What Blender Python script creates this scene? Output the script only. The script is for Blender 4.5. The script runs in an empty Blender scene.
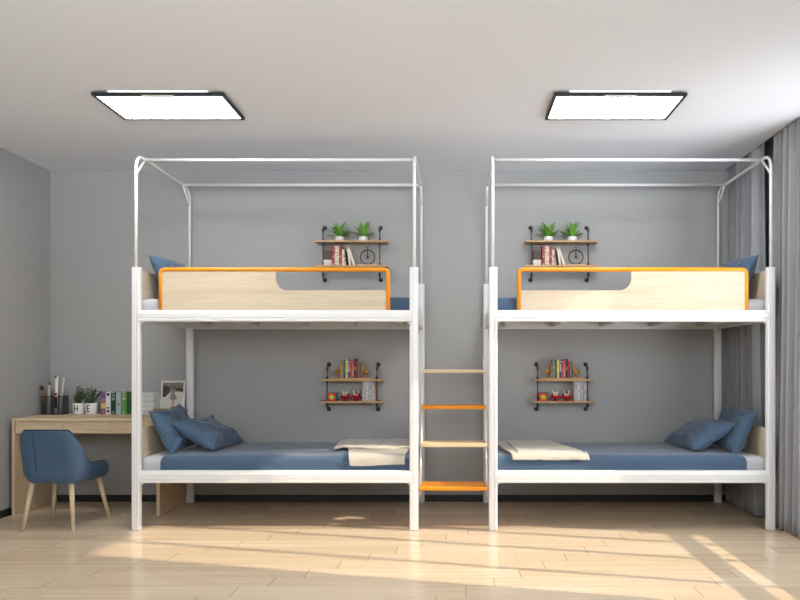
import bpy, bmesh, math, random
from mathutils import Vector, Matrix, noise
R = math.radians
PI = math.pi
random.seed(7)
scene = bpy.context.scene
COL = scene.collection

# ------------------------------------------------------------------ materials
def s2l(c):
    c = c / 255.0
    return c / 12.92 if c <= 0.04045 else ((c + 0.055) / 1.055) ** 2.4
def rgb(r, g, b): return (s2l(r), s2l(g), s2l(b), 1.0)

def new_mat(name):
    m = bpy.data.materials.new(name); m.use_nodes = True
    nt = m.node_tree
    return m, nt, nt.nodes['Principled BSDF']
def N(nt, kind, **kw):
    n = nt.nodes.new(kind)
    for k, v in kw.items(): setattr(n, k, v)
    return n
def L(nt, a, b): nt.links.new(a, b)
def mathn(nt, op, a, b=None, c=None):
    n = N(nt, 'ShaderNodeMath', operation=op)
    for i, v in enumerate((a, b, c)):
        if v is None: continue
        if isinstance(v, (int, float)): n.inputs[i].default_value = v
        else: L(nt, v, n.inputs[i])
    return n.outputs[0]
def mix(nt, fac, a, b, blend='MIX'):
    n = N(nt, 'ShaderNodeMix', data_type='RGBA', blend_type=blend)
    for i, v in ((0, fac), (6, a), (7, b)):
        if isinstance(v, (int, float)): n.inputs[i].default_value = v
        elif isinstance(v, tuple): n.inputs[i].default_value = v
        else: L(nt, v, n.inputs[i])
    return n.outputs[2]

def plain(name, col, rough=0.5, metal=0.0, var=0.06, scale=12.0, bump=0.0, bscale=200.0, spec=0.5, coat=0.0):
    m, nt, b = new_mat(name)
    tc = N(nt, 'ShaderNodeTexCoord')
    nz = N(nt, 'ShaderNodeTexNoise'); nz.inputs['Scale'].default_value = scale
    nz.inputs['Detail'].default_value = 3
    L(nt, tc.outputs['Object'], nz.inputs['Vector'])
    dark = tuple(c * (1 - var) for c in col[:3]) + (1,)
    lite = tuple(min(1, c * (1 + var)) for c in col[:3]) + (1,)
    L(nt, mix(nt, nz.outputs['Fac'], dark, lite), b.inputs['Base Color'])
    b.inputs['Roughness'].default_value = rough
    b.inputs['Metallic'].default_value = metal
    b.inputs['Specular IOR Level'].default_value = spec
    b.inputs['Coat Weight'].default_value = coat
    if bump:
        n2 = N(nt, 'ShaderNodeTexNoise'); n2.inputs['Scale'].default_value = bscale
        L(nt, tc.outputs['Object'], n2.inputs['Vector'])
        bp = N(nt, 'ShaderNodeBump'); bp.inputs['Strength'].default_value = bump
        bp.inputs['Distance'].default_value = 0.004
        L(nt, n2.outputs['Fac'], bp.inputs['Height']); L(nt, bp.outputs['Normal'], b.inputs['Normal'])
    return m

def wood(name, c1, c2, rough=0.45, axis='X', scale=1.0):
    m, nt, b = new_mat(name)
    tc = N(nt, 'ShaderNodeTexCoord'); mp = N(nt, 'ShaderNodeMapping')
    s = [22 * scale] * 3; s['XYZ'.index(axis)] = 1.6 * scale
    mp.inputs['Scale'].default_value = s
    L(nt, tc.outputs['Object'], mp.inputs['Vector'])
    n1 = N(nt, 'ShaderNodeTexNoise'); n1.inputs['Scale'].default_value = 1.0
    n1.inputs['Detail'].default_value = 5; n1.inputs['Distortion'].default_value = 0.6
    L(nt, mp.outputs['Vector'], n1.inputs['Vector'])
    n2 = N(nt, 'ShaderNodeTexNoise'); n2.inputs['Scale'].default_value = 5.0
    n2.inputs['Detail'].default_value = 4
    L(nt, mp.outputs['Vector'], n2.inputs['Vector'])
    f = mathn(nt, 'MULTIPLY_ADD', n1.outputs['Fac'], 0.6, mathn(nt, 'MULTIPLY', n2.outputs['Fac'], 0.4))
    rp = N(nt, 'ShaderNodeValToRGB')
    rp.color_ramp.elements[0].position = 0.34; rp.color_ramp.elements[0].color = c1
    rp.color_ramp.elements[1].position = 0.66; rp.color_ramp.elements[1].color = c2
    L(nt, f, rp.inputs['Fac']); L(nt, rp.outputs['Color'], b.inputs['Base Color'])
    b.inputs['Roughness'].default_value = rough
    return m

def fabric(name, col, rough=0.85, var=0.08, weave=900.0, sheen=0.2, wr=0.35):
    m, nt, b = new_mat(name)
    tc = N(nt, 'ShaderNodeTexCoord')
    nz = N(nt, 'ShaderNodeTexNoise'); nz.inputs['Scale'].default_value = 6; nz.inputs['Detail'].default_value = 5
    L(nt, tc.outputs['Object'], nz.inputs['Vector'])
    dark = tuple(c * (1 - var) for c in col[:3]) + (1,)
    lite = tuple(min(1, c * (1 + var)) for c in col[:3]) + (1,)
    L(nt, mix(nt, nz.outputs['Fac'], dark, lite), b.inputs['Base Color'])
    b.inputs['Roughness'].default_value = rough
    b.inputs['Sheen Weight'].default_value = sheen
    n2 = N(nt, 'ShaderNodeTexNoise'); n2.inputs['Scale'].default_value = weave
    L(nt, tc.outputs['Object'], n2.inputs['Vector'])
    mp = N(nt, 'ShaderNodeMapping'); mp.inputs['Scale'].default_value = (9, 22, 14)
    mp.inputs['Rotation'].default_value = (0.3, 0.2, 0.5)
    L(nt, tc.outputs['Object'], mp.inputs['Vector'])
    n3 = N(nt, 'ShaderNodeTexNoise'); n3.inputs['Scale'].default_value = 1.0
    n3.inputs['Detail'].default_value = 2; n3.inputs['Distortion'].default_value = 0.8
    L(nt, mp.outputs['Vector'], n3.inputs['Vector'])
    bp = N(nt, 'ShaderNodeBump'); bp.inputs['Strength'].default_value = 0.15; bp.inputs['Distance'].default_value = 0.001
    L(nt, n2.outputs['Fac'], bp.inputs['Height'])
    bq = N(nt, 'ShaderNodeBump'); bq.inputs['Strength'].default_value = wr; bq.inputs['Distance'].default_value = 0.02
    L(nt, n3.outputs['Fac'], bq.inputs['Height']); L(nt, bp.outputs['Normal'], bq.inputs['Normal'])
    L(nt, bq.outputs['Normal'], b.inputs['Normal'])
    return m

def emit(name, col, strength):
    m, nt, b = new_mat(name)
    b.inputs['Base Color'].default_value = (0.8, 0.8, 0.8, 1)
    b.inputs['Emission Color'].default_value = col
    b.inputs['Emission Strength'].default_value = strength
    return m

def spine(name, base, accent, bands=9.0, thr=0.5, third=None):
    """printed book spine: blocks of a second colour up the spine"""
    m, nt, b = new_mat(name)
    tc = N(nt, 'ShaderNodeTexCoord'); sp = N(nt, 'ShaderNodeSeparateXYZ'); L(nt, tc.outputs['Generated'], sp.inputs[0])
    def rnd_block(k, off):
        wn = N(nt, 'ShaderNodeTexWhiteNoise', noise_dimensions='1D')
        L(nt, mathn(nt, 'ADD', mathn(nt, 'FLOOR', mathn(nt, 'MULTIPLY', sp.outputs['Z'], k)), off), wn.inputs['W'])
        return wn.outputs['Value']
    off = (sum(ord(c) for c in name) % 50) + 0.5
    inside = mathn(nt, 'LESS_THAN', mathn(nt, 'ABSOLUTE', mathn(nt, 'SUBTRACT', sp.outputs['X'], 0.5)), 0.30)
    f = mathn(nt, 'MULTIPLY', mathn(nt, 'GREATER_THAN', rnd_block(bands * 2, off), thr), inside)
    out = mix(nt, f, base, accent)
    if third:
        out = mix(nt, mathn(nt, 'GREATER_THAN', rnd_block(bands, off + 7), 0.6), out, third)
    L(nt, out, b.inputs['Base Color']); b.inputs['Roughness'].default_value = 0.45
    return m

M = {}
M['wall'] = plain('wall_paint', rgb(166, 166, 165), 0.75, var=0.02, scale=3, bump=0.08, bscale=400, spec=0.25)
M['ceiling'] = plain('ceiling_paint', rgb(229, 231, 236), 0.85, var=0.01, scale=2, spec=0.2)
M['base'] = plain('baseboard_dark', rgb(38, 39, 42), 0.5)
M['white'] = plain('white_powder_coat', rgb(228, 228, 228), 0.35, var=0.0, spec=0.5)
M['orange'] = plain('orange_lacquer', rgb(236, 146, 8), 0.35, var=0.03)
M['panel'] = wood('pale_ash_panel', rgb(194, 177, 150), rgb(212, 197, 172), 0.5, 'X')
M['boardb'] = wood('plywood_board', rgb(150, 126, 98), rgb(172, 148, 118), 0.6, 'X')
M['head'] = wood('headboard_ash', rgb(205, 186, 160), rgb(222, 206, 182), 0.5, 'Y')
M['desk'] = wood('desk_oak', rgb(198, 174, 140), rgb(220, 200, 168), 0.5, 'X', 0.8)
M['deskv'] = wood('desk_oak_upright', rgb(192, 168, 134), rgb(214, 192, 160), 0.5, 'Z', 0.8)
M['step'] = wood('step_ash', rgb(206, 184, 146), rgb(224, 205, 170), 0.45, 'X')
M['shelf'] = wood('shelf_pine', rgb(176, 138, 98), rgb(206, 168, 124), 0.5, 'X')
M['pipe'] = plain('iron_pipe', rgb(80, 83, 86), 0.38, metal=0.7, var=0.1)
M['blue'] = fabric('blue_cotton', rgb(65, 89, 114), var=0.05, wr=0.25, sheen=0.25)
M['bluep'] = fabric('blue_pillow_cotton', rgb(64, 90, 116), var=0.06, wr=0.7, sheen=0.25)
M['mattress'] = fabric('pale_grey_ticking', rgb(186, 187, 191), var=0.03, wr=0.1)
M['blanket'] = fabric('beige_linen', rgb(192, 186, 173), var=0.05, wr=0.45)
M['curtain'] = fabric('grey_drape', rgb(146, 147, 150), var=0.12, weave=500, wr=0.12, sheen=0.1)
M['leather'] = plain('blue_leather', rgb(66, 94, 123), 0.42, var=0.06, scale=5, bump=0.25, bscale=350)
M['piping'] = plain('dark_piping', rgb(20, 28, 42), 0.5)
M['cushion'] = fabric('pale_seat_fabric', rgb(196, 190, 180), wr=0.1)
M['legw'] = wood('chair_leg_ash', rgb(200, 176, 142), rgb(222, 202, 170), 0.45, 'Z')
M['black'] = plain('black_metal', rgb(22, 22, 24), 0.4)
M['glow'] = emit('lit_diffuser', (1.0, 0.985, 0.965, 1), 26.0)
M['glowback'] = emit('lit_back_edge', (1.0, 0.985, 0.965, 1), 1.6)
M['ceram'] = plain('white_ceramic', rgb(232, 232, 230), 0.25, var=0.01)
M['concrete'] = plain('white_plaster_pot', rgb(226, 226, 226), 0.6, var=0.03)
M['soil'] = plain('dark_soil', rgb(48, 38, 30), 0.95, var=0.3, scale=80)
M['leaf'] = plain('bright_green_leaf', rgb(104, 158, 52), 0.45, var=0.35, scale=30)
M['leafd'] = plain('dark_green_leaf', rgb(66, 90, 56), 0.5, var=0.35, scale=40)
M['stem'] = plain('green_stem', rgb(70, 80, 45), 0.6)
M['ink'] = plain('black_ink', rgb(18, 18, 20), 0.5)
M['paper'] = plain('book_paper', rgb(226, 220, 205), 0.8, var=0.05, scale=60)
M['brownbox'] = wood('dark_brown_wood', rgb(52, 28, 18), rgb(84, 46, 28), 0.45, 'X')
M['bronze'] = plain('dark_bronze', rgb(74, 58, 42), 0.4, metal=0.6, var=0.15)
M['gold'] = plain('brushed_gold', rgb(206, 152, 66), 0.32, metal=0.75, var=0.1)
M['goldbase'] = wood('honey_wood', rgb(204, 160, 98), rgb(224, 184, 122), 0.45, 'X')
M['red'] = plain('glossy_red', rgb(176, 16, 24), 0.3, var=0.08, coat=0.3)
M['redbox'] = plain('red_card', rgb(214, 24, 30), 0.5, var=0.05)
M['lime'] = plain('lime_print', rgb(178, 214, 40), 0.5)
M['teal'] = plain('teal_card', rgb(36, 104, 92), 0.5)
M['eye'] = plain('white_enamel', rgb(240, 240, 240), 0.25, var=0.01)
M['horn'] = plain('cream_horn', rgb(224, 220, 190), 0.4)
M['mesh'] = plain('black_wire', rgb(46, 48, 52), 0.45, metal=0.5)
M['pencilbrown'] = wood('brown_pencil_wood', rgb(124, 78, 46), rgb(158, 104, 62), 0.5, 'Z')
M['rollgrey'] = plain('grey_paper_roll', rgb(176, 178, 180), 0.6, var=0.08, scale=30)
M['framew'] = plain('pale_frame', rgb(222, 222, 220), 0.4, var=0.02)
M['boxbrown'] = wood('small_brown_box', rgb(132, 88, 48), rgb(162, 112, 66), 0.5, 'X')
M['printcream'] = plain('print_cream', rgb(214, 208, 198), 0.5, var=0.08, scale=10)
M['printdark'] = plain('print_dark', rgb(52, 50, 50), 0.5, var=0.5, scale=25)
M['printmid'] = plain('print_mid', rgb(128, 116, 104), 0.5, var=0.35, scale=30)
M['printdress'] = plain('print_dress', rgb(134, 134, 132), 0.5, var=0.2, scale=60)
M['printskin'] = plain('print_skin', rgb(200, 158, 130), 0.5)
M['printboot'] = plain('print_boot', rgb(104, 64, 44), 0.5)

# floor: long planks along X, each row staggered
def floor_mat():
    m, nt, b = new_mat('oak_plank_floor')
    geo = N(nt, 'ShaderNodeNewGeometry'); sp = N(nt, 'ShaderNodeSeparateXYZ')
    L(nt, geo.outputs['Position'], sp.inputs[0])
    W, LEN, ST = 0.162, 1.22, 0.157
    v = mathn(nt, 'DIVIDE', mathn(nt, 'ADD', sp.outputs['Y'], 0.089), W)
    row = mathn(nt, 'FLOOR', v)
    fv = mathn(nt, 'FRACT', v)
    u0 = mathn(nt, 'SUBTRACT', sp.outputs['X'], mathn(nt, 'MULTIPLY', row, ST))
    u = mathn(nt, 'DIVIDE', mathn(nt, 'ADD', u0, 40 * LEN + 0.964), LEN)
    fu = mathn(nt, 'FRACT', u); pid = mathn(nt, 'FLOOR', u)
    endl = mathn(nt, 'LESS_THAN', fu, 0.0026)
    rowl = mathn(nt, 'MULTIPLY', mathn(nt, 'LESS_THAN', fv, 0.018), 0.22)
    seam = mathn(nt, 'MAXIMUM', endl, rowl)
    cb = N(nt, 'ShaderNodeCombineXYZ'); L(nt, row, cb.inputs[0]); L(nt, pid, cb.inputs[1])
    wn = N(nt, 'ShaderNodeTexWhiteNoise'); L(nt, cb.outputs[0], wn.inputs['Vector'])
    # grain
    cg = N(nt, 'ShaderNodeCombineXYZ')
    L(nt, mathn(nt, 'MULTIPLY', sp.outputs['X'], 1.2), cg.inputs[0])
    L(nt, mathn(nt, 'MULTIPLY', sp.outputs['Y'], 26.0), cg.inputs[1])
    L(nt, mathn(nt, 'MULTIPLY', wn.outputs['Value'], 9.0), cg.inputs[2])
    n1 = N(nt, 'ShaderNodeTexNoise'); n1.inputs['Scale'].default_value = 1.0
    n1.inputs['Detail'].default_value = 5; n1.inputs['Distortion'].default_value = 0.5
    L(nt, cg.outputs[0], n1.inputs['Vector'])
    f = mathn(nt, 'MULTIPLY_ADD', wn.outputs['Value'], 0.25, mathn(nt, 'MULTIPLY', n1.outputs['Fac'], 0.75))
    rp = N(nt, 'ShaderNodeValToRGB')
    rp.color_ramp.elements[0].position = 0.25; rp.color_ramp.elements[0].color = rgb(202, 180, 151)
    rp.color_ramp.elements[1].position = 0.75; rp.color_ramp.elements[1].color = rgb(226, 207, 181)
    L(nt, f, rp.inputs['Fac'])
    L(nt, mix(nt, seam, rp.outputs['Color'], rgb(132, 104, 76)), b.inputs['Base Color'])
    b.inputs['Roughness'].default_value = 0.2
    b.inputs['Specular IOR Level'].default_value = 0.5
    bp = N(nt, 'ShaderNodeBump'); bp.inputs['Strength'].default_value = 0.04; bp.inputs['Distance'].default_value = 0.002
    L(nt, n1.outputs['Fac'], bp.inputs['Height']); L(nt, bp.outputs['Normal'], b.inputs['Normal'])
    return m
M['floor'] = floor_mat()

# ------------------------------------------------------------------ mesh helpers
def box(bm, x0, x1, y0, y1, z0, z1, mi=0):
    x0, x1 = sorted((x0, x1)); y0, y1 = sorted((y0, y1)); z0, z1 = sorted((z0, z1))
    v = [bm.verts.new(p) for p in ((x0,y0,z0),(x1,y0,z0),(x1,y1,z0),(x0,y1,z0),(x0,y0,z1),(x1,y0,z1),(x1,y1,z1),(x0,y1,z1))]
    fs = []
    for f in ((0,3,2,1),(4,5,6,7),(0,1,5,4),(1,2,6,5),(2,3,7,6),(3,0,4,7)):
        fc = bm.faces.new([v[i] for i in f]); fc.material_index = mi; fs.append(fc)
    return v
def xf(verts, mat):
    for v in verts: v.co = mat @ v.co
def tube(bm, pts, r, seg=10, mi=0, cap=True, radii=None):
    pts = [Vector(p) for p in pts]; rings = []
    up = None
    for i, p in enumerate(pts):
        if i == 0: t = pts[1] - p
        elif i == len(pts) - 1: t = p - pts[-2]
        else: t = (pts[i+1] - p).normalized() + (p - pts[i-1]).normalized()
        t.normalize()
        if up is None:
            a = Vector((0,0,1)) if abs(t.z) < 0.9 else Vector((1,0,0))
            up = (a - t * a.dot(t)).normalized()
        else:
            up = (up - t * up.dot(t)).normalized()
        s = t.cross(up)
        rr = radii[i] if radii else r
        rings.append([bm.verts.new(p + (up * math.cos(2*PI*k/seg) + s * math.sin(2*PI*k/seg)) * rr) for k in range(seg)])
    for a, b in zip(rings, rings[1:]):
        for k in range(seg):
            f = bm.faces.new((a[k], a[(k+1)%seg], b[(k+1)%seg], b[k])); f.material_index = mi; f.smooth = True
    if cap:
        for ring in (rings[0], rings[-1]):
            f = bm.faces.new(ring); f.material_index = mi
    return [v for ring in rings for v in ring]
def lathe(bm, prof, c=(0,0,0), seg=20, mi=0):
    rings = []
    c = Vector(c); allv = []
    for (r, z) in prof:
        if r < 1e-5: rings.append([bm.verts.new(c + Vector((0,0,z)))])
        else: rings.append([bm.verts.new(c + Vector((r*math.cos(2*PI*k/seg), r*math.sin(2*PI*k/seg), z))) for k in range(seg)])
        allv += rings[-1]
    for a, b in zip(rings, rings[1:]):
        for k in range(seg):
            q = []
            for v in (a[k % len(a)], a[(k+1) % len(a)], b[(k+1) % len(b)], b[k % len(b)]):
                if v not in q: q.append(v)
            if len(q) > 2:
                f = bm.faces.new(q); f.material_index = mi; f.smooth = True
    return allv
def sphere(bm, c, r, sx=1, sy=1, sz=1, mi=0, seg=14):
    prof = [(r*math.sin(PI*i/10), -r*math.cos(PI*i/10)) for i in range(11)]
    prof[0] = (0, -r); prof[-1] = (0, r)
    vs = lathe(bm, prof, (0,0,0), seg, mi)
    for v in vs: v.co = Vector((v.co.x*sx + c[0], v.co.y*sy + c[1], v.co.z*sz + c[2]))
    return vs
def prism(bm, poly, axis, a0, a1, mi=0):
    """poly: list of 2D points in the plane normal to the axis"""
    def P(p, a):
        if axis == 'x': return (a, p[0], p[1])
        if axis == 'y': return (p[0], a, p[1])
        return (p[0], p[1], a)
    A = [bm.verts.new(P(p, a0)) for p in poly]; B = [bm.verts.new(P(p, a1)) for p in poly]
    n = len(poly)
    f = bm.faces.new(A); f.material_index = mi
    f = bm.faces.new(B[::-1]); f.material_index = mi
    for i in range(n):
        f = bm.faces.new((A[i], B[i], B[(i+1)%n], A[(i+1)%n])); f.material_index = mi
    return A + B
def obj(name, bm, mats, parent=None, bevel=0.0, bseg=2, smooth=False, recalc=True):
    if recalc: bmesh.ops.recalc_face_normals(bm, faces=bm.faces[:])
    if smooth:
        for f in bm.faces: f.smooth = True
    me = bpy.data.meshes.new(name); bm.to_mesh(me); bm.free()
    if not isinstance(mats, (list, tuple)): mats = [mats]
    for m in mats: me.materials.append(m)
    o = bpy.data.objects.new(name, me); COL.objects.link(o)
    if parent is not None: o.parent = parent
    if bevel:
        md = o.modifiers.new('Bevel', 'BEVEL'); md.width = bevel; md.segments = bseg
        md.limit_method = 'ANGLE'; md.angle_limit = R(40)
    return o
def thing(name, label, cat, loc=(0,0,0), group=None, rot=(0,0,0)):
    o = bpy.data.objects.new(name, None); COL.objects.link(o)
    o.empty_display_size = 0.1; o.location = loc; o.rotation_euler = rot
    o['label'] = label; o['category'] = cat
    if group: o['group'] = group
    return o
def tag(o, label, cat, group=None):
    o['label'] = label; o['category'] = cat
    if group: o['group'] = group
    return o
def struct(name, bm, mat, parent=None, **kw):
    o = obj(name, bm, mat, parent, **kw)
    if parent is None: o['kind'] = 'structure'
    return o
def dup(root, shift, label):
    """copy of a thing with its parts and sub-parts, moved by shift"""
    def cp(o, parent):
        c = o.copy(); COL.objects.link(c)
        if parent is not None: c.parent = parent
        for ch in o.children: cp(ch, c)
        return c
    r = cp(root, None)
    r.location = Vector(root.location) + Vector(shift)
    r['label'] = label
    return r
NB = bmesh.new

# ------------------------------------------------------------------ dimensions
H = 1.187
YW = 5.93            # far wall
XL = -3.555          # left wall
XR = 2.60            # right wall (behind the drapes)
XC = 2.35            # ceiling edge of the drape pocket
ZC = H + 1.708       # ceiling
YR = -0.5            # rear wall behind the camera
YF = 4.87            # front face of the beds
YB = 5.90            # rear face of the beds

# ------------------------------------------------------------------ room
bm = NB(); box(bm, XL-0.1, XR+0.1, YR-0.1, YW+0.1, -0.1, 0); struct('floor', bm, M['floor'])
bm = NB(); box(bm, XL-0.1, XC, YR-0.1, YW+0.1, ZC, ZC+0.2); struct('ceiling', bm, M['ceiling'])
bm = NB(); box(bm, XC, XR+0.1, YR-0.1, YW+0.1, ZC+0.2, ZC+0.26); struct('trim_1', bm, M['ceiling'])
bm = NB(); box(bm, XL-0.1, XR+0.1, YW, YW+0.1, 0, ZC+0.2); struct('wall_back', bm, M['wall'])
bm = NB(); box(bm, XL-0.1, XL, YR, YW, 0, ZC); struct('wall_left', bm, M['wall'])
WY0, WY1, WZ0, WZ1 = 3.02, 4.75, 0.435, 2.64
bm = NB()
box(bm, XR, XR+0.1, YR, WY0, 0, ZC+0.2); box(bm, XR, XR+0.1, WY1, YW, 0, ZC+0.2)
box(bm, XR, XR+0.1, WY0, WY1, 0, WZ0); box(bm, XR, XR+0.1, WY0, WY1, WZ1, ZC+0.2)
struct('wall_right', bm, M['wall'])
bm = NB()
box(bm, XL, -3.2, YR-0.1, YR, 0, ZC); box(bm, 2.2, XR, YR-0.1, YR, 0, ZC)
box(bm, -3.2, 2.2, YR-0.1, YR, 0, 1.55); box(bm, -3.2, 2.2, YR-0.1, YR, 2.82, ZC)  # opening sized and placed to let in added fill light
struct('wall_rear', bm, M['wall'])
w = NB()
for yy in (WY0+0.03, 3.42, 3.90, 4.28, WY1-0.03): box(w, XR+0.02, XR+0.06, yy-0.018, yy+0.018, WZ0, WZ1)
for a, b_ in ((WZ0, WZ0+0.03), (0.535, 0.600), (WZ1-0.04, WZ1)): box(w, XR+0.02, XR+0.06, WY0, WY1, a, b_)
struct('window_1', w, M['black'])
w = NB()
for xx in (-3.18, -1.4, 0.4, 2.18): box(w, xx-0.025, xx+0.025, YR-0.08, YR-0.03, 1.55, 2.82)
for zz in (1.575, 2.79): box(w, -3.2, 2.2, YR-0.08, YR-0.03, zz-0.025, zz+0.025)
struct('added_rear_window', w, M['white'])  # added window, unseen behind the camera, lets in fill light
bm = NB(); box(bm, XL, XR, YW-0.012, YW, 0, 0.06); struct('baseboard_back', bm, M['base'], bevel=0.003)
bm = NB(); box(bm, XL, XL+0.012, YR, YW-0.012, 0, 0.06); struct('baseboard_left', bm, M['base'], bevel=0.003)

# ------------------------------------------------------------------ ceiling panels
def panel_light(x0, x1, label):
    y0, y1 = 4.197, 4.622
    cx, cy = (x0+x1)/2, (y0+y1)/2; hw, hd = (x1-x0)/2, (y1-y0)/2
    t = thing('ceiling_light', label, 'ceiling light', (cx, cy, ZC), 'flat ceiling panel lights')
    f = NB(); b = 0.021
    z0, z1 = -0.030, -0.012
    box(f, -hw, hw, -hd, -hd+b, z0, z1); box(f, -hw, hw, hd-b, hd, z0, z1)
    box(f, -hw, -hw+b, -hd+b, hd-b, z0, z1); box(f, hw-b, hw, -hd+b, hd-b, z0, z1)
    obj('frame', f, M['black'], t)
    d = NB(); box(d, -hw+b, hw-b, -hd+b, hd-b, z0+0.004, z1-0.004); obj('diffuser', d, M['glow'], t)
    d = NB(); box(d, -hw+0.004, hw-0.004, -hd+0.004, hd-0.004, z1, z1+0.003); obj('housing', d, M['black'], t)
    m = NB(); box(m, -hw+0.08, hw-0.08, -hd+0.08, hd-0.08, z1-0.003, 0); obj('ceiling_mount', m, M['white'], t)
    for s in (-1, 1):
        g = NB(); box(g, -hw+0.10, hw-0.10, s*(hd-0.008)-0.003, s*(hd-0.008)+0.003, -0.0065, -0.0015)
        obj('back_light_strip', g, M['glowback'], t)
    c = NB(); box(c, -0.10, 0.10, -hd-0.004, -hd+b+0.004, z0-0.003, z0); obj('clip', c, M['framew'], t)
panel_light(-2.262, -1.440, 'black framed glowing ceiling panel nearer the left wall, above the desk side bed')
panel_light(0.607, 1.435, 'black framed glowing ceiling panel nearer the grey curtains')

# ------------------------------------------------------------------ curtains
def curtain(y0, y1, wl, amp, label, seed, flare):
    bm = NB(); rnd = random.Random(seed)
    ny, nz = int((y1-y0)/0.004), 26
    ztop, zbot = ZC+0.17, 0.012
    # folds of uneven width
    ph = [0.0]; s = 0.0
    for i in range(ny):
        s += 2*PI*((y1-y0)/ny)/(wl*(0.8+0.5*noise.noise(Vector((i*0.03, seed, 0)))))
        ph.append(s)
    t = thing('curtain', label, 'curtain', (2.405, (y0+y1)/2, 0), 'grey floor length curtains')
    grid = []
    for j in range(nz+1):
        k = j/nz; z = ztop + (zbot-ztop)*k; row = []
        a = amp*(0.75+0.5*k)
        for i in range(ny+1):
            f = i/ny
            y = y0 + (y1-y0)*f
            y += flare*k*k*(1-f) if flare < 0 else flare*k*k*f
            x = a*math.sin(ph[i]+0.25*noise.noise(Vector((f*6, k*2.5, seed)))) + 0.006*noise.noise(Vector((f*14, k*3, seed+3)))
            x += 0.25*a*math.sin(2.3*ph[i]+1+k)
            row.append(bm.verts.new((x, y-(y0+y1)/2, z)))
        grid.append(row)
    for j in range(nz):
        for i in range(ny):
            fc = bm.faces.new((grid[j][i], grid[j][i+1], grid[j+1][i+1], grid[j+1][i])); fc.smooth = True
    o = obj('drape', bm, M['curtain'], t)
    sd = o.modifiers.new('Solidify', 'SOLIDIFY'); sd.thickness = 0.003
    r = NB(); tube(r, [(0, y0-(y0+y1)/2-0.02, ztop+0.012), (0, y1-(y0+y1)/2+0.0, ztop+0.012)], 0.01)
    obj('curtain_rail', r, M['white'], t)
curtain(5.33, 5.895, 0.125, 0.050, 'narrow grey pleated curtain in the far right corner behind the bunk headboard', 3, -0.10)
curtain(4.57, 5.10, 0.100, 0.050, 'wide grey pleated curtain at the right edge, nearer than the bed post', 9, 0.03)

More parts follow.
